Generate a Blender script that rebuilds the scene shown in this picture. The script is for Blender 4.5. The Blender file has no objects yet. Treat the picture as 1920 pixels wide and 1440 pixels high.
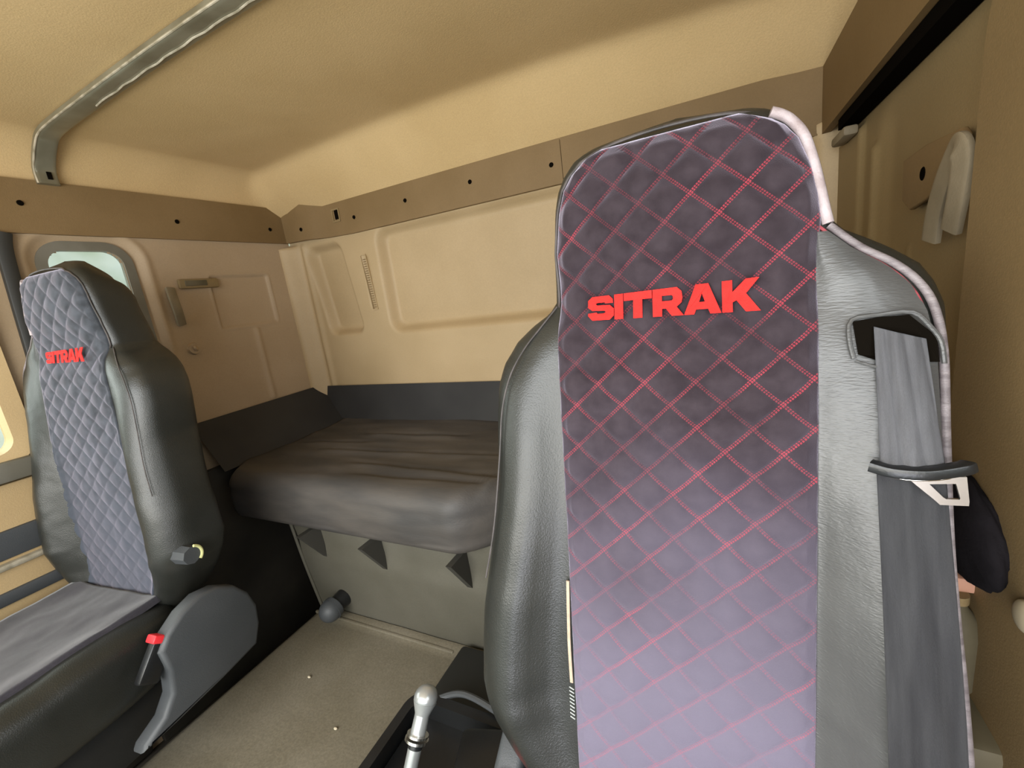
import bpy, bmesh, math, random
from mathutils import Vector, Matrix, noise
random.seed(7)
sc = bpy.context.scene
COL = sc.collection
sin, cos, pi = math.sin, math.cos, math.pi

# ------------------------------------------------------------------ helpers
def link(o, parent=None):
    COL.objects.link(o)
    if parent is not None: o.parent = parent
    return o
def empty(name, loc, label, cat, group=None):
    o = bpy.data.objects.new(name, None); o.location = loc
    o.empty_display_size = .05
    o['label'] = label; o['category'] = cat
    if group: o['group'] = group
    return link(o)
def tag(o, label, cat, group=None):
    o['label'] = label; o['category'] = cat
    if group: o['group'] = group
    return o
def part(name, bm, m, parent=None, smooth=True, label=None, recalc=True, origin=None, sharp=40):
    """link a bmesh (world coordinates) as ONE object; origin = world location of its parent / itself"""
    if recalc: bmesh.ops.recalc_face_normals(bm, faces=bm.faces[:])
    off = Vector((0, 0, 0))
    if parent is not None: off = wl(parent)
    elif origin is not None: off = Vector(origin)
    if off.length: bmesh.ops.translate(bm, verts=bm.verts[:], vec=-off)
    me = bpy.data.meshes.new(name); bm.to_mesh(me); bm.free()
    if smooth:
        for p in me.polygons: p.use_smooth = True
        if sharp:
            try: me.set_sharp_from_angle(angle=math.radians(sharp))
            except Exception: pass
    me.materials.append(m)
    o = bpy.data.objects.new(name, me)
    link(o, parent)
    if parent is None and origin is not None: o.location = origin
    if label: o['label'] = label
    return o
def wl(o):
    v = Vector(o.location)
    while o.parent is not None:
        o = o.parent; v += Vector(o.location)
    return v
def struct(o):
    o['kind'] = 'structure'; return o
def lerp(a, b, t): return a + (b - a) * t
def interp(tab, v):
    """tab: list of (key, value) sorted ascending; smooth-ish (monotone cosine-free linear)"""
    if v <= tab[0][0]: return tab[0][1]
    if v >= tab[-1][0]: return tab[-1][1]
    for (a, fa), (b, fb) in zip(tab, tab[1:]):
        if a <= v <= b: return lerp(fa, fb, (v - a) / (b - a))
def sstep(a, b, x):
    t = max(0, min(1, (x - a) / (b - a))); return t * t * (3 - 2 * t)
def gauss(x, c, w): return math.exp(-((x - c) / w) ** 2)
def grid(nu, nv, f, bm=None, keep=None, wrap=False):
    bm = bm or bmesh.new()
    V = [[bm.verts.new(f(i / nu, j / nv)) for i in range(nu + (0 if wrap else 1))] for j in range(nv + 1)]
    n = nu
    for j in range(nv):
        for i in range(n):
            if keep and not keep((i + .5) / nu, (j + .5) / nv): continue
            i2 = (i + 1) % nu if wrap else i + 1
            bm.faces.new((V[j][i], V[j][i2], V[j + 1][i2], V[j + 1][i]))
    if keep:
        bmesh.ops.delete(bm, geom=[v for v in bm.verts if not v.link_faces], context='VERTS')
    return bm, V
def box(bm, c, s, rot=None, bev=0, seg=2):
    r = bmesh.ops.create_cube(bm, size=1)
    vs = r['verts']
    bmesh.ops.scale(bm, vec=s, verts=vs)
    if bev:
        es = list({e for v in vs for e in v.link_edges})
        rr = bmesh.ops.bevel(bm, geom=es, offset=bev, segments=seg, affect='EDGES', profile=.5)
        vs = list({v for f in rr['faces'] for v in f.verts} | {v for v in vs if v.is_valid})
    if rot is not None: bmesh.ops.rotate(bm, verts=vs, cent=(0, 0, 0), matrix=rot)
    bmesh.ops.translate(bm, verts=vs, vec=c)
    return vs
def cyl(bm, a, b, r1, r2=None, seg=20, caps=True):
    a = Vector(a); b = Vector(b); r2 = r1 if r2 is None else r2
    d = b - a
    r = bmesh.ops.create_cone(bm, cap_ends=caps, segments=seg, radius1=r1, radius2=r2, depth=d.length)
    q = Vector((0, 0, 1)).rotation_difference(d).to_matrix()
    bmesh.ops.rotate(bm, verts=r['verts'], cent=(0, 0, 0), matrix=q)
    bmesh.ops.translate(bm, verts=r['verts'], vec=(a + b) / 2)
def sph(bm, c, r, s=(1, 1, 1), u=20, v=14):
    x = bmesh.ops.create_uvsphere(bm, u_segments=u, v_segments=v, radius=r)
    bmesh.ops.scale(bm, vec=s, verts=x['verts']); bmesh.ops.translate(bm, verts=x['verts'], vec=c)
def smooth_path(pts, n=8):
    pts = [Vector(p) for p in pts]; out = []
    for i in range(len(pts) - 1):
        p0 = pts[max(i - 1, 0)]; p1 = pts[i]; p2 = pts[i + 1]; p3 = pts[min(i + 2, len(pts) - 1)]
        for k in range(n):
            t = k / n
            out.append(.5 * ((2 * p1) + (-p0 + p2) * t + (2 * p0 - 5 * p1 + 4 * p2 - p3) * t * t + (-p0 + 3 * p1 - 3 * p2 + p3) * t ** 3))
    out.append(pts[-1]); return out
def tube(bm, pts, r, seg=10, smooth=True, n=8, flat=None, up=(0, -1, 0)):
    """tube along a path; flat=(w,h) gives an oval / strap section with w across, h along 'up'"""
    P = smooth_path(pts, n) if smooth else [Vector(p) for p in pts]
    rings = []
    for i, p in enumerate(P):
        t = (P[min(i + 1, len(P) - 1)] - P[max(i - 1, 0)]).normalized()
        u = Vector(up); u = (u - t * u.dot(t))
        if u.length < 1e-4: u = t.orthogonal()
        u.normalize(); w = t.cross(u)
        a, b = flat if flat else (r, r)
        ring = []
        for k in range(seg):
            an = 2 * pi * k / seg
            ca, sa = cos(an), sin(an)
            if flat:
                e = .35
                ca = math.copysign(abs(ca) ** e, ca); sa = math.copysign(abs(sa) ** e, sa)
            ring.append(bm.verts.new(p + w * a * ca + u * b * sa))
        rings.append(ring)
    for A, B in zip(rings, rings[1:]):
        for k in range(seg): bm.faces.new((A[k], A[(k + 1) % seg], B[(k + 1) % seg], B[k]))
    bm.faces.new(rings[0][::-1]); bm.faces.new(rings[-1])
def prism(bm, poly, fn, d0, d1, bev=0):
    """poly list of (a,b); fn(a,b,d)->xyz; extruded from d0 to d1"""
    A = [bm.verts.new(fn(a, b, d0)) for a, b in poly]
    B = [bm.verts.new(fn(a, b, d1)) for a, b in poly]
    fs = [bm.faces.new(A), bm.faces.new(B[::-1])]
    n = len(poly)
    for i in range(n): fs.append(bm.faces.new((A[i], B[i], B[(i + 1) % n], A[(i + 1) % n])))
    if bev:
        bmesh.ops.recalc_face_normals(bm, faces=fs)
        es = [e for e in fs[1].edges] + [e for e in fs[0].edges]
        bmesh.ops.bevel(bm, geom=es, offset=bev, segments=3, affect='EDGES', profile=.5)
def rrect(cx, cy, w, h, r, n=6):
    out = []
    for sx, sy, a0 in ((1, 1, 0), (-1, 1, 90), (-1, -1, 180), (1, -1, 270)):
        for k in range(n + 1):
            a = math.radians(a0 + 90 * k / n)
            out.append((cx + sx * (w / 2 - r) + r * cos(a), cy + sy * (h / 2 - r) + r * sin(a)))
    return out
def ringprism(bm, outer, inner, fn, d0, d1):
    n = len(outer)
    L = [[bm.verts.new(fn(a, b, d)) for a, b in poly] for poly, d in ((outer, d0), (outer, d1), (inner, d1), (inner, d0))]
    for q in range(4):
        A, B = L[q], L[(q + 1) % 4]
        for i in range(n): bm.faces.new((A[i], A[(i + 1) % n], B[(i + 1) % n], B[i]))
def sd_rr(x, y, cx, cy, w, h, r):
    qx = abs(x - cx) - w / 2 + r; qy = abs(y - cy) - h / 2 + r
    return math.hypot(max(qx, 0), max(qy, 0)) + min(max(qx, qy), 0) - r
def fbm(v, o=3): return noise.fractal(Vector(v), 1.0, 2.0, o)

# ------------------------------------------------------------------ materials
def mat(name, col, rough=.6, col2=None, nscale=6, bump=0, bscale=300, spec=.5, sheen=0, metal=0, stretch=(1, 1, 1), mix=(.35, .65), fine=0, fscale=250, coat=0):
    m = bpy.data.materials.new(name); m.use_nodes = True
    nt = m.node_tree; b = nt.nodes['Principled BSDF']
    b.inputs['Roughness'].default_value = rough; b.inputs['Metallic'].default_value = metal
    b.inputs['Specular IOR Level'].default_value = spec
    b.inputs['Sheen Weight'].default_value = sheen
    b.inputs['Coat Weight'].default_value = coat
    b.inputs['Base Color'].default_value = (*col, 1)
    tc = nt.nodes.new('ShaderNodeTexCoord'); mp = nt.nodes.new('ShaderNodeMapping')
    mp.inputs['Scale'].default_value = stretch
    nt.links.new(tc.outputs['Object'], mp.inputs['Vector'])
    last = None
    if col2:
        n = nt.nodes.new('ShaderNodeTexNoise'); n.inputs['Scale'].default_value = nscale; n.inputs['Detail'].default_value = 5
        nt.links.new(mp.outputs['Vector'], n.inputs['Vector'])
        r = nt.nodes.new('ShaderNodeValToRGB'); r.color_ramp.elements[0].position = mix[0]; r.color_ramp.elements[1].position = mix[1]
        r.color_ramp.elements[0].color = (*col, 1); r.color_ramp.elements[1].color = (*col2, 1)
        nt.links.new(n.outputs['Fac'], r.inputs['Fac']); last = r.outputs['Color']
    if fine:
        n2 = nt.nodes.new('ShaderNodeTexNoise'); n2.inputs['Scale'].default_value = fscale; n2.inputs['Detail'].default_value = 2
        nt.links.new(mp.outputs['Vector'], n2.inputs['Vector'])
        mr = nt.nodes.new('ShaderNodeMapRange'); mr.inputs['From Min'].default_value = .3; mr.inputs['From Max'].default_value = .7
        mr.inputs['To Min'].default_value = 1 - fine; mr.inputs['To Max'].default_value = 1 + fine
        nt.links.new(n2.outputs['Fac'], mr.inputs['Value'])
        mm = nt.nodes.new('ShaderNodeVectorMath'); mm.operation = 'SCALE'
        if last: nt.links.new(last, mm.inputs[0])
        else: mm.inputs[0].default_value = col
        nt.links.new(mr.outputs['Result'], mm.inputs['Scale']); last = mm.outputs['Vector']
    if last: nt.links.new(last, b.inputs['Base Color'])
    if bump:
        n3 = nt.nodes.new('ShaderNodeTexNoise'); n3.inputs['Scale'].default_value = bscale; n3.inputs['Detail'].default_value = 3
        nt.links.new(mp.outputs['Vector'], n3.inputs['Vector'])
        bp = nt.nodes.new('ShaderNodeBump'); bp.inputs['Strength'].default_value = bump; bp.inputs['Distance'].default_value = .001
        nt.links.new(n3.outputs['Fac'], bp.inputs['Height']); nt.links.new(bp.outputs['Normal'], b.inputs['Normal'])
    return m
M = {}
M['ceil'] = mat('headliner', (.50, .355, .175), .9, (.56, .405, .21), 2.5, .5, 260, .2, fine=.06)
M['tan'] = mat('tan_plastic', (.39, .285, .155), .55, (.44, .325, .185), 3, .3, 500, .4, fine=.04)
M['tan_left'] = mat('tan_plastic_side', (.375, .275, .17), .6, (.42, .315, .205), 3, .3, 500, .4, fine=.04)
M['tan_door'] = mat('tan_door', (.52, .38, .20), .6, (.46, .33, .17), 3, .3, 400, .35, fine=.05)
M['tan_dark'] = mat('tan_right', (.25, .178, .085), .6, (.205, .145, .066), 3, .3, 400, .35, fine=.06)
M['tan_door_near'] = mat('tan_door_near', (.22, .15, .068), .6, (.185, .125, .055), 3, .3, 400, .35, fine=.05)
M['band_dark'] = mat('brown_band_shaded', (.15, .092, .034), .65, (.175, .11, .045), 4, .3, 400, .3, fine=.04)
M['band'] = mat('brown_band', (.175, .112, .047), .6, (.205, .134, .061), 4, .3, 400, .35, fine=.04)
M['hole'] = mat('dark_hole', (.005, .004, .003), 1, spec=0)
M['frame'] = mat('rubber_grey', (.19, .18, .15), .6, (.14, .13, .10), 8)
M['rubber'] = mat('black_rubber', (.02, .02, .018), .6)
M['rail'] = mat('rail_grey', (.25, .235, .17), .3, (.17, .155, .105), 9, 0, 1, .6, metal=.35)
M['railedge'] = mat('rail_edge', (.50, .45, .35), .4, (.25, .22, .15), 30, metal=.2)
M['leather'] = mat('black_leather', (.016, .017, .0145), .36, (.026, .027, .024), 5, .5, 420, .55, stretch=(1, 1, 1))
M['leather_light'] = mat('leather_sheen', (.055, .055, .055), .34, (.085, .085, .083), 4, .6, 300, .55, stretch=(.3, 1, 1.6))  # paler than the black leather, window reflection put into the colour
M['piping'] = mat('piping', (.30, .24, .24), .5, (.42, .36, .37), 60, .6, 300)
M['piping_dark'] = mat('piping_dark', (.03, .026, .024), .5, (.07, .058, .055), 40)
M['zip'] = mat('zip', (.13, .11, .115), .5, (.24, .21, .215), 60, .8, 500, stretch=(.3, .3, 2))
M['bunk'] = mat('bunk_vinyl', (.050, .047, .045), .55, (.088, .078, .069), 6, .5, 120, .45, stretch=(.5, 2, 2))
M['bunk_front'] = M['bunk']
M['bunkdark'] = mat('bunk_skirt', (.018, .017, .017), .75, (.026, .025, .024), 5)
M['panel'] = mat('grey_panel', (.118, .110, .086), .6, (.095, .088, .066), 4, .4, 300, .4, fine=.05)
M['gusset'] = mat('gusset_grey', (.045, .042, .034), .7)
M['tunnel'] = mat('tunnel_mat', (.155, .135, .094), .6, (.19, .168, .124), 5, .8, 160, .4, fine=.12, fscale=160)
M['floor'] = mat('floor_dark', (.03, .026, .02), .8, (.05, .042, .03), 5)
M['plastic'] = mat('black_plastic', (.009, .0095, .010), .32, (.014, .015, .016), 8, .2, 300)
M['cover'] = mat('grey_plastic', (.052, .057, .062), .5, (.065, .07, .075), 6, .4, 500)
M['grey_fabric'] = mat('belt_light', (.20, .20, .215), .7, (.14, .14, .15), 30, .6, 600, stretch=(6, 1, .3))
M['belt'] = mat('belt_web', (.045, .045, .05), .7, (.07, .07, .075), 20, .6, 600, stretch=(6, 1, .4))
M['metal'] = mat('metal', (.75, .72, .68), .25, metal=1)
M['silver'] = mat('silver', (.52, .54, .54), .28, (.40, .42, .42), 12, metal=.6)
M['red'] = mat('red_plastic', (.75, .03, .04), .4)
M['redtxt'] = mat('red_embroidery', (.90, .022, .018), .75, (.75, .018, .015), 90, .6, 700, .2)
M['cream'] = mat('cream_lining', (.36, .27, .19), .8, (.44, .34, .25), 60)
M['yellow'] = mat('pale_yellow', (.55, .55, .25), .6)
M['blackcloth'] = mat('black_cloth', (.009, .008, .009), 1, (.016, .014, .016), 12, .5, 200, .05)
M['strap'] = mat('pale_strap', (.24, .195, .125), .7, (.18, .145, .09), 14, .4, 300)
M['beige'] = mat('beige_plastic', (.36, .30, .20), .5)
M['pink'] = mat('pinkish_block', (.50, .26, .17), .7)
M['olive'] = mat('olive_plastic', (.085, .07, .038), .7, (.12, .10, .058), 14)
M['white'] = mat('white_cloth', (.42, .45, .43), .7)
M['speck'] = mat('pale_crumb', (.6, .52, .38), .8)

def quilt_mat(name, c1, c2, red, thr=.055, amt=.85, lit_tint=(.135, .12, .165)):
    m = bpy.data.materials.new(name); m.use_nodes = True
    nt = m.node_tree; N = nt.nodes; L = nt.links; b = N['Principled BSDF']
    b.inputs['Roughness'].default_value = .82; b.inputs['Sheen Weight'].default_value = 1.0; b.inputs['Sheen Roughness'].default_value = .38; b.inputs['Sheen Tint'].default_value = (.86, .80, 1.0, 1)
    b.inputs['Specular IOR Level'].default_value = .25
    uv = N.new('ShaderNodeUVMap'); uv.uv_map = 'quilt'
    sx = N.new('ShaderNodeSeparateXYZ'); L.new(uv.outputs['UV'], sx.inputs[0])
    def mth(op, a, bb=None):
        n = N.new('ShaderNodeMath'); n.operation = op
        for i, v in enumerate((a, bb)):
            if v is None: continue
            if isinstance(v, (int, float)): n.inputs[i].default_value = v
            else: L.new(v, n.inputs[i])
        return n.outputs[0]
    a, c = sx.outputs[0], sx.outputs[1]
    def line(p, along, strength):
        fr = mth('FRACT', p); d = mth('ABSOLUTE', mth('SUBTRACT', fr, .5))      # .5 on the line
        d = mth('SUBTRACT', .5, d)                                              # 0 on the line
        on = mth('LESS_THAN', mth('ABSOLUTE', mth('SUBTRACT', d, thr * .62)), thr * .42)
        dash = mth('GREATER_THAN', mth('FRACT', mth('MULTIPLY', along, 13)), .35)
        return mth('MULTIPLY', mth('MULTIPLY', on, dash), strength)
    tc = N.new('ShaderNodeTexCoord')
    nz = N.new('ShaderNodeTexNoise'); nz.inputs['Scale'].default_value = 11; L.new(tc.outputs['Object'], nz.inputs['Vector'])
    mr = N.new('ShaderNodeMapRange'); mr.inputs['From Min'].default_value = .42; mr.inputs['From Max'].default_value = .62; L.new(nz.outputs['Fac'], mr.inputs['Value'])
    la = line(a, c, .6); lb = line(c, a, .9)
    tot = mth('MINIMUM', mth('ADD', la, lb), 1)
    tot = mth('MULTIPLY', tot, mth('ADD', mth('MULTIPLY', mr.outputs['Result'], .65), .35))
    tot = mth('MULTIPLY', tot, amt)
    n2 = N.new('ShaderNodeTexNoise'); n2.inputs['Scale'].default_value = 40; n2.inputs['Detail'].default_value = 4; L.new(tc.outputs['Object'], n2.inputs['Vector'])
    r = N.new('ShaderNodeValToRGB'); r.color_ramp.elements[0].color = (*c1, 1); r.color_ramp.elements[1].color = (*c2, 1)
    r.color_ramp.elements[0].position = .35; r.color_ramp.elements[1].position = .68
    L.new(n2.outputs['Fac'], r.inputs['Fac'])
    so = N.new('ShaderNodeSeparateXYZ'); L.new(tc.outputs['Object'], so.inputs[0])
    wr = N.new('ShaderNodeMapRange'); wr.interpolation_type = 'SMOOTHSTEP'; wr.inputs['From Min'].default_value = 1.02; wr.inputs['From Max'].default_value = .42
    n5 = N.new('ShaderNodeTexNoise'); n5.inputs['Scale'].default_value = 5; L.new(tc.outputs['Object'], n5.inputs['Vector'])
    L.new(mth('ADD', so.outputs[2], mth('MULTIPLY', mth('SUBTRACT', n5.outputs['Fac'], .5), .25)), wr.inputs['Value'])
    fm = N.new('ShaderNodeMix'); fm.data_type = 'RGBA'; L.new(wr.outputs['Result'], fm.inputs[0]); L.new(r.outputs['Color'], fm.inputs[6]); fm.inputs[7].default_value = (*lit_tint, 1)  # paler lavender toward the seat bottom, light put into the base colour
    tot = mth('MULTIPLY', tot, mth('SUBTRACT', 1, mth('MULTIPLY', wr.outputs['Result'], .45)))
    r = fm
    mx = N.new('ShaderNodeMix'); mx.data_type = 'RGBA'
    L.new(tot, mx.inputs[0]); L.new(fm.outputs[2], mx.inputs[6]); mx.inputs[7].default_value = (*red, 1)
    L.new(mx.outputs[2], b.inputs['Base Color'])
    n3 = N.new('ShaderNodeTexNoise'); n3.inputs['Scale'].default_value = 900; L.new(tc.outputs['Object'], n3.inputs['Vector'])
    bp = N.new('ShaderNodeBump'); bp.inputs['Strength'].default_value = .35; bp.inputs['Distance'].default_value = .001
    L.new(n3.outputs['Fac'], bp.inputs['Height']); L.new(bp.outputs['Normal'], b.inputs['Normal'])
    return m
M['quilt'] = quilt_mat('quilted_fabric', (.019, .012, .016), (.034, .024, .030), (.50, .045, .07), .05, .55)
M['quilt_far'] = quilt_mat('quilted_fabric_far', (.022, .026, .031), (.055, .062, .075), (.03, .03, .035), .09, .7, (.055, .065, .085))

# ------------------------------------------------------------------ lettering (flat polygons, unit height)
def letter_polys():
    t = .31
    S = [(0.02, .30), (0.02, .20), (.20, 0), (.95, 0), (1.12, .16), (1.12, .44), (.95, .60), (.42, .62), (.36, .66), (.36, .70), (.42, .73), (.74, .73), (.76, .68), (1.09, .68), (1.08, .84), (.92, 1), (.20, 1), (.02, .85), (.02, .56), (.20, .41), (.70, .385), (.77, .35), (.77, .31), (.70, .27), (.42, .27), (.38, .33)]
    I = [(0, 0), (.36, 0), (.36, 1), (0, 1)]
    T = [(.38, 0), (.74, 0), (.74, .70), (1.12, .70), (1.12, 1), (0, 1), (0, .70), (.38, .70)]
    R = [(0, 0), (.35, 0), (.35, .27), (.50, .27), (.72, 0), (1.16, 0), (.90, .31), (1.08, .45), (1.12, .62), (1.09, .84), (.92, 1), (0, 1)]
    Rh = [(.35, .54), (.35, .74), (.72, .74), (.77, .69), (.77, .59), (.72, .54)]
    A = [(0, 0), (.36, 0), (.43, .16), (.86, .16), (.93, 0), (1.31, 0), (.88, 1), (.43, 1)]
    Ah = [(.54, .40), (.75, .40), (.645, .70)]
    K = [(0, 0), (.35, 0), (.35, .30), (.48, .36), (.78, 0), (1.26, 0), (.80, .55), (1.24, 1), (.80, 1), (.35, .62), (.35, 1), (0, 1)]
    out = []; x = 0; g = .035
    for polys, w in (([S], 1.12), ([I], .36), ([T], 1.12), ([R, Rh], 1.14), ([A, Ah], 1.31), ([K], 1.24)):
        for p in polys: out.append([(x + a, b) for a, b in p])
        x += w + g
    return out, x - g
LP, LW = letter_polys()
def lettering_bm(width, height, fn):
    cu = bpy.data.curves.new('tmp', 'CURVE'); cu.dimensions = '2D'; cu.fill_mode = 'BOTH'; cu.extrude = .02
    for p in LP:
        sp = cu.splines.new('POLY'); sp.points.add(len(p) - 1); sp.use_cyclic_u = True
        for k, (a, b) in enumerate(p): sp.points[k].co = (a, b, 0, 1)
    ob = bpy.data.objects.new('tmp', cu); COL.objects.link(ob)
    dg = bpy.context.evaluated_depsgraph_get()
    me = bpy.data.meshes.new_from_object(ob.evaluated_get(dg))
    bpy.data.objects.remove(ob); bpy.data.curves.remove(cu)
    bm = bmesh.new(); bm.from_mesh(me); bpy.data.meshes.remove(me)
    for v in bm.verts:
        a, b = v.co.x / LW, v.co.y
        v.co = fn(a, b, v.co.z)
    return bm

# ------------------------------------------------------------------ seat
XC = -.055                       # driver seat centre line
XL = [(-.84, -.20), (-.80, -.25), (-.75, -.295), (-.70, -.335), (-.65, -.362), (-.60, -.374), (-.50, -.368), (-.376, -.346), (-.29, -.333), (-.20, -.334), (-.15, -.330), (-.115, -.318), (-.085, -.297), (-.062, -.268), (-.045, -.240), (-.03, -.2285), (.024, -.2255), (.097, -.2185), (.125, -.212), (.145, -.202), (.162, -.186), (.176, -.163), (.186, -.13), (.192, -.095), (.196, -.05)]
XR = [(-.84, .09), (-.80, .15), (-.75, .19), (-.70, .215), (-.60, .230), (-.50, .229), (-.40, .222), (-.30, .217), (-.14, .220), (-.075, .219), (-.05, .212), (-.03, .200), (-.01, .175), (.005, .152), (.018, .130), (.03, .119), (.045, .1165), (.083, .108), (.127, .094), (.150, .080), (.165, .062), (.178, .038), (.188, .0), (.194, -.03), (.196, -.05)]
TH = [(-.84, .10), (-.75, .15), (-.60, .17), (-.3, .15), (-.1, .125), (-.02, .105), (.10, .098), (.15, .088), (.18, .065), (.196, .02)]
def face_y(z): return .604 + .2 * z + .012 * gauss(z, -.03, .05) - .006 * sstep(0, .1, z) + .06 * sstep(.15, .2, z) ** 2
NE = 4.2
def bolster(u, z):
    k = interp([(-.84, .0), (-.75, .03), (-.62, .065), (-.45, .055), (-.25, .03), (-.12, .014), (-.05, .004), (.0, 0)], z)
    return k * sstep(.52, .8, abs(u)) * (1 - .2 * sstep(.88, 1.0, abs(u)))
def front_y(x, z, off=0):
    a, b = interp(XL, z), interp(XR, z); c = (a + b) / 2; h = (b - a) / 2
    u = max(-.999, min(.999, (x - c) / h)); t = interp(TH, z) / 2
    return face_y(z) + t - t * (1 - abs(u) ** NE) ** (1 / NE) - bolster(u, z) + off
def seat_back_bm(tf, thick=1.0):
    bm = bmesh.new()
    zs = []
    z = -.84
    while z < .1955:
        zs.append(z); z += (.012 if z < -.12 or .05 < z < .12 else (.006 if z < .17 else .003))
    zs.append(.196)
    n = 72; rings = []
    for z in zs:
        a, b = interp(XL, z), interp(XR, z); c = (a + b) / 2; h = (b - a) / 2
        t = interp(TH, z) / 2; y0 = face_y(z); tk = 1 + (thick - 1) * sstep(-.45, 0, z) - (.12 if thick > 1 else 0) * sstep(-.3, -.5, z)
        ring = []
        for k in range(n):
            an = 2 * pi * k / n
            ca, sa = cos(an), sin(an)
            e = 2 / NE
            u = math.copysign(abs(ca) ** e, ca); w = math.copysign(abs(sa) ** e, sa)
            y = y0 + t - t * w if w > 0 else y0 + t - t * w * (2 * tk - 1)
            if sa > 0: y -= bolster(u, z) * w
            # soft wrinkles in the leather
            y += .0022 * fbm((u * 3, z * 9, 1.3)) * (1 if sa > 0 else .3)
            if sa > 0: y += .004 * gauss(z - (.12 * (abs(u) - .7)), -.13, .02) * sstep(.75, .9, -u)
            zz = z - (.045 * sstep(.04, .19, z) * max(0, -w) if tk > 1 else 0)
            ring.append(bm.verts.new(tf((c + h * u, y, zz))))
        rings.append(ring)
    for A, B in zip(rings, rings[1:]):
        for k in range(n): bm.faces.new((A[k], A[(k + 1) % n], B[(k + 1) % n], B[k]))
    bm.faces.new(rings[0][::-1]); bm.faces.new(rings[-1])
    return bm
QW, QH = .062, .057
def puff(x, z):
    a = (x / QW + z / QH); c = (x / QW - z / QH)
    return (abs(sin(pi * a)) * abs(sin(pi * c))) ** .45, a, c
def ins_l(z):
    z += .009 * sstep(.09, .15, z)
    return interp([(-.8, -.195), (-.7, -.205), (-.35, -.209), (-.04, -.213), (.04, -.2125), (.10, -.2035), (.13, -.196), (.15, -.184), (.165, -.165), (.176, -.135)], z)
def ins_r(z):
    z += .009 * sstep(.09, .15, z)
    return interp([(-.8, .080), (-.6, .088), (-.3, .094), (0, .100), (.03, .104), (.06, .1015), (.10, .092), (.13, .083), (.15, .070), (.16, .056), (.176, .02)], z)
def insert_bm(tf, amp=1.0):
    bm = bmesh.new(); uvl = bm.loops.layers.uv.new('quilt')
    nu, nv = 130, 330
    V = []; UV = {}
    for j in range(nv + 1):
        z = lerp(-.80, .1655, j / nv); row = []
        for i in range(nu + 1):
            wd = .028 * sstep(.0, -.6, z) if amp < 1 else 0
            x = lerp(ins_l(z) - wd, ins_r(z) + wd, i / nu)
            p, a, c = puff(x, z)
            fade = .35 + .65 * sstep(-.75, -.1, z)
            e = min(i, nu - i, nv - j) / 5; e = min(1, e)
            y = front_y(x, z) - .0035 - e * (.0005 + .0115 * amp * p * fade) + .003 * fbm((x * 14, z * 14, 4)) * .7
            v = bm.verts.new(tf((x, y, z))); UV[v] = (a, c); row.append(v)
        V.append(row)
    for j in range(nv):
        for i in range(nu):
            f = bm.faces.new((V[j][i], V[j][i + 1], V[j + 1][i + 1], V[j + 1][i]))
            for l in f.loops: l[uvl].uv = UV[l.vert]
    # hem: edge loops pulled back to the leather
    bd = [e for e in bm.edges if e.is_boundary]
    r = bmesh.ops.extrude_edge_only(bm, edges=bd)
    for v in [g for g in r['geom'] if isinstance(g, bmesh.types.BMVert)]: v.co.y += .006
    return bm
def cushion_bm(c, s, ne=4.0, wr=.004, dip=.02):
    bm = bmesh.new()
    sph(bm, (0, 0, 0), 1, (1, 1, 1), 72, 40)
    for v in bm.verts:
        d = v.co.normalized()
        k = (abs(d.x) ** ne + abs(d.y) ** ne + abs(d.z) ** ne) ** (-1 / ne)
        p = d * k
        q = Vector((p.x * s[0] / 2, p.y * s[1] / 2, p.z * s[2] / 2))
        if p.z > 0:
            q.z -= dip * (1 - sstep(.5, .85, abs(p.x))) * sstep(.3, .9, p.z)
            q.z += wr * fbm((q.x * 8, q.y * 8, 2)) * 1.0
        q += Vector((wr * fbm((q.y * 9, q.z * 9, 5)), 0, 0))
        v.co = q + Vector(c)
    return bm

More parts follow.
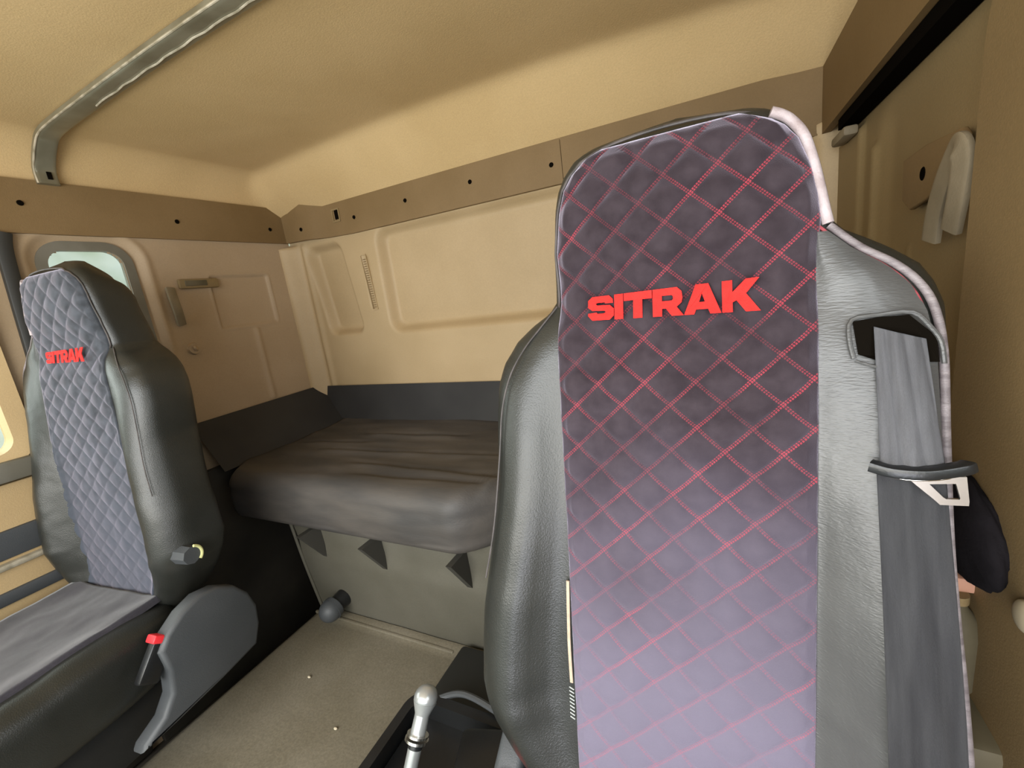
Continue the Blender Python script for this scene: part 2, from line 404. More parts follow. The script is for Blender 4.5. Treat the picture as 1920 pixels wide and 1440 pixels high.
def make_seat(name, label, group, mir, dx, dy, dz):
    """mir False: driver seat where it stands; True: its mirror image about the cab centre line"""
    def tf(p):
        x, y, z = p
        if mir: x = -1.66 - x; y = y + .12 * (.05 - z); z = z + .11 * max(0, z)
        return Vector((x + dx, y + dy, z + dz))
    base = tf((XC, .30, -1.12))
    root = empty(name, base, label, 'seat', group)
    lea = M['leather']
    bk = part('backrest', seat_back_bm(tf, 1.45 if mir else 1.0), lea, root, sharp=None)
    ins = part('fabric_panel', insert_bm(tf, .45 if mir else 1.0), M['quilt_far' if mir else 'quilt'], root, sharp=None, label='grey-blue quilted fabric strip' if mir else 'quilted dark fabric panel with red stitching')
    def txt(a, b, d):
        if mir: x = lerp(.030, -.150, a)
        else: x = lerp(-.166, .041, a)
        z = lerp(-.0585, -.0235, b) - .006 * (1 - a) * (b - .5) * 2 * .35 - .003 * a * (1 - b)
        p = tf((x, front_y(x, z) - .0165 - d * .03, z))
        return p
    part('lettering', lettering_bm(1, 1, txt), M['redtxt'], ins, smooth=False, label='red embroidered lettering')
    # piping around the headrest edge
    bm = bmesh.new()
    pr = [(.150, .073), (.158, .063), (.150, .075), (.125, .090), (.085, .103), (.04, .112), (.030, .113)]
    zz = [(.159, .056), (.154, .066), (.146, .076), (.128, .088), (.10, .096), (.07, .102), (.04, .108), (.026, .111)]
    tube(bm, [tf((x, front_y(x, z) - .003, z)) for z, x in zz], .0062, 10)
    part('piping', bm, M['piping'], root, label='pale pinkish rubbed piping on the headrest edge')
    bm = bmesh.new()
    tl = []
    for k in range(40):
        z = lerp(-.035, .160, k / 39); x = ins_l(z) - .004
        tl.append(tf((x, front_y(x, z) - .002, z)))
    for x in (-.14, -.11, -.07, -.03, .01, .04): tl.append(tf((x, front_y(x, .170) - .004, interp([(-.14, .1675), (-.1, .1725), (-.06, .174), (-.02, .173), (.02, .169), (.045, .163)], x))))
    tube(bm, tl, .0022, 8, n=2)
    part('piping', bm, M['piping_dark'], root)
    # shoulder and side piping, belt side
    sp = [(.112, .024), (.140, -.004), (.170, -.026), (.190, -.048), (.201, -.075), (.206, -.12), (.205, -.2), (.205, -.3), (.206, -.38), (.2085, -.45), (.212, -.55), (.216, -.65), (.205, -.74)]
    bm = bmesh.new()
    tube(bm, [tf((x, front_y(x, z) - .002, z)) for x, z in sp], .0042, 10)
    part('side_piping', bm, M['zip'], root, label='pale zip-like piping down the side')
    bm = bmesh.new()
    tube(bm, [tf((x - .010, front_y(x - .010, z) - .001, z)) for x, z in sp[:8] + [(.20, -.38), (.203, -.45), (.205, -.55), (.208, -.65), (.198, -.74)]], .0018, 8)
    part('stitched_seam', bm, quilt_red, root, label='dark red stitched seam')
    bm = bmesh.new()
    sl = [(-.222, -.035), (-.245, -.062), (-.270, -.092), (-.292, -.13), (-.306, -.18), (-.312, -.25), (-.322, -.35), (-.338, -.43)]
    tube(bm, [tf((x, front_y(x, z) - .0005, z)) for x, z in sl], .0014, 8)
    part('bolster_seam', bm, M['piping_dark'], root)
    # belt-side shoulder leather, window reflection put into its pale colour
    def wl_(u, v):
        z = lerp(-.80, .018, v)
        xa = ins_r(z) - .004
        xb = interp([(-.8, .17), (-.7, .195), (-.45, .2), (-.12, .199), (-.075, .193), (-.048, .182), (-.026, .162), (-.004, .132), (.018, .110)], z)
        x = lerp(xa, xb, u)
        y = front_y(x, z) - .0015 - (.003 + .003 * sstep(-.3, -.5, z) + .002 * fbm((x * 20, z * 14, 7))) * sstep(0, .2, u)
        y -= .008 * gauss(z, -.035, .03) * sin(pi * min(1, max(0, u)))
        return tf((x, y, z))
    bm, _ = grid(24, 120, wl_)
    part('side_panel', bm, M['leather_light'] if not mir else M['leather'], root, sharp=None, label='leather side panel with window sheen painted in light grey' if not mir else None)
    # cream lining showing at the insert edge
    if not mir:
        bm = bmesh.new()
        tube(bm, [tf((x, front_y(x, z) - .006, z)) for x, z in ((-.2105, -.425), (-.2115, -.47), (-.212, -.52), (-.2105, -.575))], 0, 8, flat=(.0024, .0014))
        part('exposed_lining', bm, M['cream'], root, label='cream lining showing at the open seam')
        bm = bmesh.new()
        for k in range(9):
            z = -.583 - k * .0055
            tube(bm, [tf((-.2145, front_y(-.214, z) - .006, z)), tf((-.207, front_y(-.207, z) - .0075, z - .001))], .0008, 6, n=2)
        part('stitches', bm, M['white'], root, label='short white stitches')
    # seat cushion
    cy = .17
    c = tf((XC, cy, -.845))
    part('seat_cushion', cushion_bm(c, (.54, .62, .24)), lea, root, sharp=None)
    def ct(u, v):
        x = lerp(-.20, .19, u); y = lerp(-.12, .44, v)
        q = Vector((x, y - 0, 0))
        p = tf((XC + x, y, -.735 - .003))
        p.z += .004 * fbm((x * 9, y * 9, 2)) + .010 * sstep(.12, .2, abs(x)) - .016 * sstep(.30, .44, y) * 0
        return p
    bm, _ = grid(40, 60, ct)
    bd = [e for e in bm.edges if e.is_boundary]
    r = bmesh.ops.extrude_edge_only(bm, edges=bd)
    for v in [g for g in r['geom'] if isinstance(g, bmesh.types.BMVert)]: v.co.z -= .02
    part('cushion_panel', bm, M['seat_fabric'], root, sharp=None, label='dark fabric centre of the seat cushion')
    # base
    bm = bmesh.new()
    b0 = tf((XC, .25, -1.03))
    box(bm, b0, (.40, .46, .17), bev=.02)
    part('seat_base', bm, M['plastic'], root)
    # recliner cover on the inboard side
    side = -1 if not mir else 1      # inboard direction
    xi = (tf((XC, 0, 0)).x + side * (.315 if mir else .275))
    def fn(a, b, d): return (xi + side * d, a + dy, b + dz)
    poly = [(.430, -.800), (.455, -.768), (.50, -.738), (.55, -.724), (.60, -.735), (.645, -.765), (.678, -.815), (.692, -.87), (.685, -.93), (.66, -.985), (.55, -.995), (.42, -1.0), (.335, -1.0), (.345, -.985), (.395, -.96), (.425, -.92), (.435, -.86)]
    bm = bmesh.new(); prism(bm, poly, fn, -.02, .03, bev=.012)
    part('recliner_cover', bm, M['cover'], root, label='grey plastic recliner cover')
    bm = bmesh.new()
    kx = xi + side * .0
    cyl(bm, (kx - side * .09, .565 + dy, -.61 + dz), (kx + side * .028, .565 + dy, -.61 + dz), .030, .024, 8)
    kn = part('recline_knob', bm, M['cover'], root)
    bm = bmesh.new()
    pts = [(kx + side * .029, .565 + dy + .025 * cos(a), -.61 + dz + .025 * sin(a)) for a in [math.radians(q) for q in range(-50, 71, 10)]]
    tube(bm, pts, .004, 8, n=2)
    part('sticker', bm, M['yellow'], kn, label='pale yellow crescent mark')
    # buckle between cushion and cover
    bx = xi + side * .002
    rot = Matrix.Rotation(math.radians(-38), 3, 'X')
    bm = bmesh.new()
    box(bm, (bx, .425 + dy, -.822 + dz), (.026, .05, .10), rot, .007)
    bu = part('belt_buckle', bm, M['plastic'], root, label='black seat belt buckle with red button')
    bm = bmesh.new()
    d = Vector((0, sin(math.radians(38)), cos(math.radians(38)))) * .052
    box(bm, (bx, .425 + dy + d.y, -.822 + dz + d.z), (.034, .062, .020), rot, .004)
    part('release_button', bm, M['red'], bu, label='red release button')
    return root, tf
quilt_red = mat('red_seam', (.16, .02, .03), .7, (.30, .05, .06), 120)
M['seat_fabric'] = mat('seat_fabric', (.020, .018, .024), .85, (.040, .036, .046), 10, .5, 400, .25, sheen=.35, stretch=(2, .6, 1), fine=.15, fscale=200)

SEATS = 'cab seats with quilted covers'
drv, dtf = make_seat('driver_seat', 'large near seat with purple-black quilted panel, red lettering and grey belt at its shoulder', SEATS, False, 0, 0, 0)
pas, ptf = make_seat('passenger_seat', 'black leather seat at far left beside the cab window, with grey-blue quilted strip', SEATS, True, -.028, -.06, .020)
pas.rotation_euler.z = math.radians(6)

# ------------------------------------------------------------------ seat belt of the near seat
bx0 = dtf((.17, 0, -.1))
belt = empty('seat_belt', (.17, .56, -.10), 'grey seat belt with chrome tongue coming out of the right shoulder of the near seat', 'seat belt')
# slot with lip
def onf(x, z, o): return Vector((x, front_y(x, z) - o, z))
slot = [(.128, -.082), (.150, -.079), (.176, -.079), (.198, -.103), (.199, -.128), (.150, -.124), (.131, -.116)]
bm = bmesh.new()
A = [bm.verts.new(onf(x, z, .0085)) for x, z in slot]; bm.faces.new(A)
part('belt_slot', bm, M['hole'], drv, smooth=False, label='dark belt opening in the shoulder')
bm = bmesh.new()
tube(bm, [onf(x, z, .010) for x, z in [(.127, -.120), (.124, -.10), (.127, -.080), (.150, -.0765), (.178, -.0765), (.192, -.092), (.201, -.108), (.203, -.13)]], .0024, 8, n=3)
part('slot_lip', bm, M['leather_light'], drv, label='pale folded leather lip around the belt opening')
bm = bmesh.new()
tube(bm, [onf(x, z, .011) for x, z in [(.128, -.122), (.138, -.126), (.150, -.130)]], .0016, 8, n=3)
part('slot_lip', bm, M['leather_light'], drv)
def belt_grid(xl, xr, ztop, zbot, yf, fold, nu=36, nv=60):
    def f(u, v):
        z = lerp(zbot, ztop, v) - (.016 * u * v if nu == 36 and ztop > -.15 else 0)
        x = lerp(xl(v), xr(v), u)
        y = yf(v) + fold(u, v)
        return Vector((x, y, z))
    bm, _ = grid(nu, nv, f)
    bm2 = bm
    r = bmesh.ops.solidify(bm2, geom=bm2.faces[:], thickness=.0016)
    return bm
fy = lambda x, z: front_y(x, z)
bm = belt_grid(lambda v: lerp(.142, .145, v), lambda v: lerp(.192, .1885, v), -.088, -.226,
               lambda v: lerp(fy(.165, -.226) - .020, fy(.165, -.087) - .008, v),
               lambda u, v: -.004 * (abs(sin(u * 9 + v * 1.2)) ** .7) * (1 - .2 * v) - .006 * sin(pi * u))
part('webbing', bm, M['grey_fabric'], belt, sharp=None, label='pale grey folded upper webbing')
bm = belt_grid(lambda v: .1405 - .001 * v, lambda v: lerp(.205, .1935, v), -.225, -.80,
               lambda v: min(fy(x_, lerp(-.80, -.225, v)) for x_ in (.142, .155, .17, .18, .19, .20)) - .016,
               lambda u, v: -.003 * sin(pi * u) - .0015 * sin(u * 14 + v * 9))
part('webbing', bm, M['belt'], belt, sharp=None, label='dark lower webbing')
yb = fy(.165, -.226) - .022
bm = bmesh.new()
tube(bm, [(.134, yb + .002, -.2225), (.150, yb - .005, -.2245), (.175, yb - .008, -.2235), (.200, yb - .004, -.219), (.207, yb, -.2175)], 0, 14, flat=(.0055, .007), up=(0, -1, 0), n=5)
stp = part('tongue_grip', bm, M['plastic'], belt, label='black plastic grip of the belt tongue')
bm = bmesh.new()
tube(bm, [(.140, yb - .004, -.2285), (.160, yb - .009, -.231), (.185, yb - .009, -.2285), (.206, yb - .004, -.2235)], .0014, 8, n=5)
part('chrome_edge', bm, M['metal'], stp, label='chrome edge')
bm = bmesh.new()
outer = [(.160, -.229), (.203, -.225), (.2065, -.250), (.2065, -.2545), (.186, -.2555), (.181, -.250)]
inner = [(.177, -.2345), (.196, -.2325), (.200, -.2475), (.1995, -.2485), (.190, -.249), (.188, -.2475)]
ringprism(bm, outer, inner, lambda a, b, d: (a, yb - .006 - d, b), 0, .003)
part('tongue_plate', bm, M['metal'], belt, smooth=False, label='chrome belt tongue with square hole')

# ------------------------------------------------------------------ cab shell
XLW, XRW, YB = -1.95, .30, 1.60
YF = -.75
FLOOR = -1.50
# back wall as a relief
def rec(x, z, cx, cz, w, h, r, d, e=.012):
    s = sd_rr(x, z, cx, cz, w, h, r); return d * (1 - sstep(-e, e, s))
def back_f(u, v):
    x = lerp(XLW, XRW + .01, u); z = lerp(FLOOR, .56, v)
    y = YB
    # recess slanted left panel, large panels
    xs = x + .12 * (z - .1)
    y += rec(xs, z, -1.705, .105, .20, .415, .035, .046, .020)
    y += rec(x, z, -.84, .105, 1.09, .44, .05, .046, .022)
    y += rec(x, z, .02, .105, .44, .44, .05, .046, .022)
    y += .006 * rec(x, z, -1.478, .115, .03, .25, .01, 1, .004)
    # rounded corner ridge
    kz = 1 - sstep(.335, .35, z)
    y -= kz * (.07 * (1 - sstep(0, .085, x - XLW)) + .012 * gauss(x, -1.855, .016))
    y -= kz * .03 * (1 - sstep(0, .10, XRW - x))
    return Vector((x, y, z))
bm, _ = grid(330, 200, back_f)
struct(part('wall_back', bm, M['tan'], sharp=None))
# vent strip with small slots on the back wall
vent = empty('vent_strip', (-1.478, 1.606, .115), 'narrow slotted vent strip between the two recessed panels on the back wall', 'vent')
bm = bmesh.new()
ringprism(bm, rrect(-1.478, .115, .034, .255, .004), rrect(-1.478, .115, .026, .247, .003), lambda a, b, d: (a - .06 * (b - .115), 1.606 - d, b), 0, .010)
part('frame', bm, M['tan'], vent)
bm = bmesh.new()
for k in range(22):
    z = .0 + k * .0105
    box(bm, (-1.478 - .06 * (z - .115), 1.604, z), (.018, .008, .0035))
part('slots', bm, M['band'], vent, smooth=False)

# left wall relief with openings for the windows
WIN1 = (.785, .115, .225, .42, .06)      # y centre, z centre, w, h, r
WIN2 = (-.10, .02, 1.17, .66, .07)
def left_f(u, v):
    y = lerp(YF, YB - .005, u); z = lerp(FLOOR, .56, v)
    x = XLW
    s = sd_rr(y, z, .79, .115, .31, .50, .09)
    x -= .014 * (1 - sstep(-.03, .012, s)) * sstep(.0, .05, .40 - z)
    x += .004 * (1 - sstep(.0, .02, abs(s - .012)))
    # hatch panel raised outline and vertical seam
    s = sd_rr(y, z, 1.30, .105, .27, .225, .012)
    x -= .009 * (1 - sstep(-.006, .004, s))
    x += .005 * (1 - sstep(0, .006, abs(s - .002)))
    if -.36 < z < -.02: x += .007 * gauss(y, 1.318, .012)
    # lower step
    x += .010 * sstep(.0, .03, -.02 - z) * (1 if y > 1.318 else 0) * 0
    return Vector((x, y, z))
def keepL(u, v):
    y = lerp(YF, YB, u); z = lerp(FLOOR, .56, v)
    return sd_rr(y, z, *WIN1) > -.012 and sd_rr(y, z, *WIN2) > -.012
bm, _ = grid(330, 260, left_f, keep=keepL)
struct(part('wall_left', bm, M['tan_left'], sharp=None))
def lw(a, b, d): return (XLW + d, a, b)
def winframe(name, W, mm, t=.02, d0=-.035, d1=-.008, glass=True, idx=1):
    y, z, w, h, r = W
    bm = bmesh.new()
    ringprism(bm, rrect(y, z, w + .04, h + .04, r + .02, 8), rrect(y, z, w - t, h - t, max(.01, r - t / 2), 8), lw, d0, d1)
    o = struct(part(name, bm, mm, sharp=30))
    bm = bmesh.new()
    prism(bm, rrect(y, z, w, h, r, 8), lw, d0 + .012, d0 + .016)
    g = part('glass', bm, M['glass'], o, smooth=False)
    return o
gm = bpy.data.materials.new('glass'); gm.use_nodes = True
nt = gm.node_tree; nt.nodes.clear()
o_ = nt.nodes.new('ShaderNodeOutputMaterial'); mx = nt.nodes.new('ShaderNodeMixShader'); tr = nt.nodes.new('ShaderNodeBsdfTransparent'); gl = nt.nodes.new('ShaderNodeBsdfGlossy')
gl.inputs['Roughness'].default_value = .05; mx.inputs[0].default_value = .06; tr.inputs[0].default_value = (.92, .95, .92, 1)
nt.links.new(tr.outputs[0], mx.inputs[1]); nt.links.new(gl.outputs[0], mx.inputs[2]); nt.links.new(mx.outputs[0], o_.inputs[0])
M['glass'] = gm
winframe('window_1', WIN1, M['frame'], idx=1)
# door on the left: frame, window, ledge, trim bands
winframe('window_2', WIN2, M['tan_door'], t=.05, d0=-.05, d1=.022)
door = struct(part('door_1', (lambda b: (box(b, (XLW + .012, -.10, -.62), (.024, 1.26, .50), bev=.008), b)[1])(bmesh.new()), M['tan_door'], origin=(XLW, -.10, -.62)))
for nm, zc, h, xo, m_ in (('door_ledge', -.335, .060, .045, 'frame'), ('trim_band', -.545, .085, .034, 'cover'), ('chrome_strip', -.606, .020, .042, 'railedge'), ('trim_band', -.70, .040, .034, 'cover')):
    bm = bmesh.new(); box(bm, (XLW + xo / 2, -.10, zc), (xo, 1.24, h), bev=.008)
    part(nm, bm, M[m_], door)
bm = bmesh.new()
tube(bm, [(XLW + .012, .60, .36), (XLW + .014, .588, .30), (XLW + .016, .578, .15), (XLW + .016, .570, .0), (XLW + .016, .562, -.15)], 0, 12, flat=(.018, .012), up=(1, 0, 0), n=4)
part('door_seal', bm, M['rubber'], door)
bm = bmesh.new()
tube(bm, [(XLW + .035, .50, -.26), (XLW + .05, .535, -.235), (XLW + .07, .56, -.225), (XLW + .08, .60, -.22)], .0022, 8)
tag(part('cable', bm, M['beige'], origin=(XLW + .035, .50, -.26)), 'thin pale cable between the left seat and the door window', 'cable')

bm = bmesh.new(); box(bm, (XLW + .012, 1.06, -1.035), (.03, 1.05, .93), bev=.01); struct(part('shade_panel_1', bm, M['floor']))  # dark sheet on the lower left wall, shade put into its colour
bm = bmesh.new(); box(bm, (XLW + .012, -.12, -1.18), (.03, 1.24, .62), bev=.01); struct(part('shade_panel_2', bm, M['floor']))  # same painted shade carried forward below the door
# left wall fittings
lt = empty('wall_lamp', (XLW, 1.12, .185), 'small flat rectangular fitting on the left wall beside the hatch', 'lamp')
bm = bmesh.new(); box(bm, (XLW + .008, 1.115, .188), (.02, .155, .038), bev=.006); part('housing', bm, M['tan_dark'], lt)
bm = bmesh.new(); box(bm, (XLW + .018, 1.10, .190), (.006, .085, .022), bev=.002); part('lens', bm, M['olive'], lt)
bm = bmesh.new()
tube(bm, [(XLW + .004, 1.005, .175), (XLW + .022, .998, .13), (XLW + .024, 1.0, .08), (XLW + .004, 1.01, .03)], 0, 12, flat=(.016, .008), up=(1, 0, 0))
tag(part('grab_handle', bm, M['strap'], origin=(XLW, 1.005, .1)), 'slim tan pull handle on the left wall right of the rear window', 'handle')
bm = bmesh.new(); cyl(bm, (XLW - .002, 1.03, -.07), (XLW + .012, 1.03, -.07), .026, .022, 24); cyl(bm, (XLW + .012, 1.03, -.07), (XLW + .018, 1.035, -.068), .012, .010, 16)
tag(part('wall_plug', bm, M['tan_left'], origin=(XLW, 1.03, -.07)), 'round tan plug low on the left wall', 'plug')

# brown band around the cab (left, back with stepped corner, right)
def bandbox(name, pts, z0, z1, t=.02):
    """pts: top view polyline facing the cab"""
    bm = bmesh.new(); P = [Vector((x, y, 0)) for x, y in pts]; V = []
    for k, p in enumerate(P):
        d = (P[min(k + 1, len(P) - 1)] - P[max(k - 1, 0)]).normalized()
        o = Vector((-d.y, d.x, 0)) * t          # away from the cab interior
        a, b = z0(p.x, p.y), z1(p.x, p.y)
        V.append([bm.verts.new((p.x, p.y, a)), bm.verts.new((p.x, p.y, b)), bm.verts.new((p.x + o.x, p.y + o.y, b)), bm.verts.new((p.x + o.x, p.y + o.y, a))])
    for A, B in zip(V, V[1:]):
        for k in range(4): bm.faces.new((A[k], A[(k + 1) % 4], B[(k + 1) % 4], B[k]))
    bm.faces.new(V[0][::-1]); bm.faces.new(V[-1])
    return bm
zt = lambda x, y: .525 - .020 * sstep(-1.95, -1.5, x) - .03 * sstep(-.2, .3, x) - .010 * (y < 1.2) * 0
zb = lambda x, y: .362 - .022 * sstep(-1.95, -1.5, x) - .035 * sstep(-.2, .3, x)
inset = .012
bm = bandbox('b', [(XLW + inset, YF), (XLW + inset, .60), (XLW + inset, 1.585)], zb, zt); struct(part('trim_1', bm, M['band'], smooth=False))
xs = [XLW + inset, -1.93, -1.90, -1.885, -1.78, -1.715, -1.66] + [-1.5 + k * .1 for k in range(10)] + [-.492]
ysf = lambda x: 1.575 - .0 * x if x < -1.88 else (1.56 + .025 * sstep(-1.78, -1.66, x))
bm = bandbox('b', [(x, ysf(x)) for x in xs], zb, zt); struct(part('trim_2', bm, M['band'], sharp=25))
bm = bandbox('b', [(-.490 + k * .099, 1.585) for k in range(8)] + [(.275, 1.585)], zb, zt); struct(part('trim_3', bm, M['band'], sharp=25))
bm = bandbox('b', [(.262, 1.598), (.262, 1.50), (.262, .9), (.262, YF)], zb, zt, t=.02)
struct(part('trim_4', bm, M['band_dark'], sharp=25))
# screw holes in the band
def plug(p, ax):
    bm = bmesh.new(); a = Vector(p)
    cyl(bm, a, a + Vector(ax) * .003, .0085, .007, 12)
    o = part('screw_cap', bm, M['hole'], origin=p)
    return o
pl = [((XLW + .013, .66, .452), (1, 0, 0), 'dark screw cap on the left brown band nearest the window end'),
      ((XLW + .013, 1.095, .430), (1, 0, 0), 'dark screw cap in the middle of the left brown band'),
      ((XLW + .013, 1.50, .425), (1, 0, 0), 'small screw cap at the corner end of the left brown band'),
      ((-1.80, 1.559, .405), (0, -1, 0), 'small screw cap on the stepped corner of the brown band'),
      ((-1.48, 1.584, .405), (0, -1, 0), 'small screw cap right of the square socket on the back band'),
      ((-1.185, 1.584, .418), (0, -1, 0), 'screw cap on the back band, above the left part of the large recessed panel'),
      ((-.865, 1.584, .423), (0, -1, 0), 'screw cap on the back band, above the middle of the large recessed panel'),
      ((-.53, 1.584, .408), (0, -1, 0), 'screw cap on the back band beside the vertical joint')]
for p, ax, lb in pl: tag(plug(p, ax), lb, 'screw cap', 'screw caps along the brown band')
sk = empty('wall_socket', (-1.585, 1.584, .432), 'small square dark socket opening on the brown back band near the corner', 'socket')
bm = bmesh.new(); ringprism(bm, rrect(-1.585, .432, .046, .058, .004), rrect(-1.585, .432, .034, .046, .003), lambda a, b, d: (a, 1.585 - d, b), 0, .004); part('frame', bm, M['tan_dark'], sk, smooth=False)
bm = bmesh.new(); box(bm, (-1.580, 1.583, .434), (.022, .003, .040)); part('opening', bm, M['hole'], sk, smooth=False)

# ceiling: crowned, filleted to the band on the left, sloping down at the back
def zc(x): return .672 - .045 * ((x + 1.05) / 1.3) ** 2 - .006 * sstep(-.5, .3, x)
def ceil_pt(u, v):
    # u across X, v along Y
    Rr = .11
    s = u
    # arc-length like param: first part of u is fillet on the left
    if s < .12:
        t = s / .12; a = t * pi / 2
        x = XLW + Rr * (1 - cos(a)); zf = -(1 - sin(a))     # 0 at top
    else:
        x = lerp(XLW + Rr, XRW + .03, (s - .12) / .88); zf = 0
    zl = .505
    zz = zc(x)
    fil = zf * (zc(XLW + Rr) - zl)
    z = zz + fil if zf else zz
    # along y
    if v < .72: y = lerp(YF, 1.28, v / .72)
    elif v < .80: y = lerp(1.28, 1.445, (v - .72) / .08)
    else: y = lerp(1.445, 1.60, (v - .80) / .2)
    ys = 1.445
    soft = 0
    zb_ = .47 + .0 * x
    q = y - 1.435
    q = .5 * (q + math.sqrt(q * q + .0004)); t = min(1, q / .165)
    z = z - (z - zb_) * t
    return Vector((x, y, z))
bm, _ = grid(160, 150, ceil_pt)
struct(part('ceiling', bm, M['ceil'], sharp=None))
# corner facet of the ceiling over the stepped band corner
# roof bow rail
rl = empty('roof_rail', (XLW + .01, .74, .54), 'grey metal rail curving up the left wall and across the ceiling', 'rail')
def rail_path(dy, dz, dx=0):
    P = [(XLW + .020 + dx, .74 + dy, .515), (XLW + .020 + dx, .74 + dy, .555), (XLW + .045 + dx, .74 + dy, .590 - dz), (XLW + .078 + dx, .74 + dy, .618 - dz), (XLW + .115 + dx, .74 + dy, .638 - dz)]
    for k in range(12):
        x = -1.76 + k * .183
        P.append((x, .74 + dy, zc(x) - .012 - dz))
    return P
bm = bmesh.new(); tube(bm, rail_path(0, 0), 0, 14, flat=(.027, .010), up=(.25, 0, -1), n=6)
part('rail_body', bm, M['rail'], rl, sharp=40)
bm = bmesh.new(); tube(bm, rail_path(-.026, .006, .006), .003, 8, n=6); part('rail_edge', bm, M['railedge'], rl, label='bright front edge of the rail')
bm = bmesh.new()
tube(bm, [(x, .74 + .010 + .002 * sin(x * 60), zc(x) - .0235) for x in [-1.55 + k * .04 for k in range(42)]], .0022, 6, n=2)
part('scuffed_seam', bm, M['railedge'], rl, label='scuffed pale seam along the rail')
bm = bmesh.new(); box(bm, (XLW + .031, .745, .540), (.003, .012, .022)); part('slot', bm, M['hole'], rl, smooth=False)

bm = bmesh.new(); box(bm, ((XLW + XRW) / 2, YF - .01, .61), (XRW - XLW, .04, .20), bev=.01); struct(part('added_header', bm, M['ceil']))  # unseen header added to limit the windshield light
# right wall
def right_f(u, v):
    y = lerp(YF, YB, u); z = lerp(FLOOR, .62, v)
    x = XRW + .012
    x -= .012 * sstep(0, .02, y - 1.36) * (1 if z < .27 else 0) * 1
    x -= .010 * gauss(y, 1.28, .012) * (z < .2)
    x += .012 * sstep(0, .08, y - .80) * (1 - sstep(1.2, 1.28, y)) * sstep(.27, .22, z) if z < .27 else 0
    x -= .004 * gauss(y, 1.10, .01) * (z < -.02)
    return Vector((x, y, z))
WINR = (-.10, .02, 1.05, .62, .07)
bm, _ = grid(300, 200, right_f, keep=lambda u, v: sd_rr(lerp(YF, YB, u), lerp(FLOOR, .62, v), *WINR) > -.01)
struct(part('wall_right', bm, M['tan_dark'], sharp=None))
bm = bmesh.new()
ringprism(bm, rrect(.03, -.40, 1.54, 1.46, .12, 8), rrect(-.10, .02, 1.05, .62, .07, 8), lambda a, b, d: (XRW + .012 - d, a, min(b, .27)), 0, .018)
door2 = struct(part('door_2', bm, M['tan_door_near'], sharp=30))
# ledge below the band at the back right
bm = bmesh.new(); box(bm, (.285, 1.44, .262), (.03, .13, .022), bev=.006)
struct(part('trim_5', bm, M['strap']))
# black strip painted in as the shadow under the right beam
bm = bmesh.new(); box(bm, (.292, .40, .292), (.036, 2.1, .024)); struct(part('shade_strip', bm, M['hole'], smooth=False))

# folded strap on bracket, right wall
hk = empty('strap_holder', (.30, .95, .08), 'pale folded strap hanging from a brown bracket high on the right wall', 'strap')
bm = bmesh.new()
prism(bm, [(1.095, .135), (1.09, .065), (1.05, .045), (.98, .055), (.90, .08), (.865, .125), (.88, .138), (1.0, .142)], lambda a, b, d: (.316 - d, a, b), 0, .010, bev=.003)
part('bracket', bm, M['band'], hk, sharp=30)
bm = bmesh.new(); cyl(bm, (.307, 1.0, .098), (.305, 1.0, .098), .012, .010, 16); part('screw_hole', bm, M['hole'], hk)
bm = bmesh.new()
tube(bm, [(.305, .945, -.012), (.303, .930, .03), (.300, .900, .07), (.298, .862, .106), (.294, .842, .110), (.296, .835, .09), (.300, .850, .05), (.303, .872, .0)], 0, 14, flat=(.017, .005), up=(1, .25, 0), n=8)
part('strap_loop', bm, M['strap'], hk)

# black pouch, tan block, olive bottle, beige knob by the right wall
bm = bmesh.new()
sph(bm, (0, 0, 0), 1, (1, 1, 1), 40, 28)
for v in bm.verts:
    p = v.co.copy(); k = 1 + .07 * fbm(p * 1.1) + .04 * fbm(p * 4)
    v.co = Vector((.285 + p.x * .022 * k, .715 + p.y * .098 * k, -.380 + p.z * .066 * k + .010 * p.y))
tag(part('cloth_pouch', bm, M['blackcloth'], origin=(.275, .715, -.385), sharp=None), 'lumpy black cloth bundle on the right wall behind the near seat', 'pouch')
bm = bmesh.new(); box(bm, (.285, .712, -.462), (.03, .045, .022), bev=.004)
tag(part('wooden_block', bm, M['pink'], origin=(.285, .712, -.462)), 'small pinkish tan block just under the black cloth bundle', 'block')
bt = empty('plastic_bottle', (.275, .68, -.60), 'dull olive plastic bottle standing below the black bundle at the right wall', 'bottle')
bm = bmesh.new()
prof = [(0, -.62), (.022, -.62), (.027, -.61), (.027, -.53), (.022, -.505), (.012, -.49), (.011, -.482), (0, -.482)]
bm, _ = grid(28, len(prof) - 1, lambda u, v: Vector((.276 + prof[round(v * (len(prof) - 1))][0] * cos(2 * pi * u), .688 + prof[round(v * (len(prof) - 1))][0] * sin(2 * pi * u), prof[round(v * (len(prof) - 1))][1])), wrap=True)
part('body', bm, M['olive'], bt)
bm = bmesh.new(); cyl(bm, (.276, .688, -.484), (.276, .688, -.472), .013, seg=20); part('cap', bm, M['tan_dark'], bt)
bm = bmesh.new(); box(bm, (.285, .67, -.66), (.05, .16, .08), bev=.012)
tag(part('door_pocket', bm, M['olive'], origin=(.285, .67, -.66)), 'dark olive wall pocket under the plastic bottle', 'pocket')
bm = bmesh.new(); cyl(bm, (.300, .582, -.418), (.290, .582, -.418), .020, .018, 28); sph(bm, (.290, .582, -.418), .018, (.4, 1, 1), 24, 12)
part('knob', bm, M['beige'], door2)

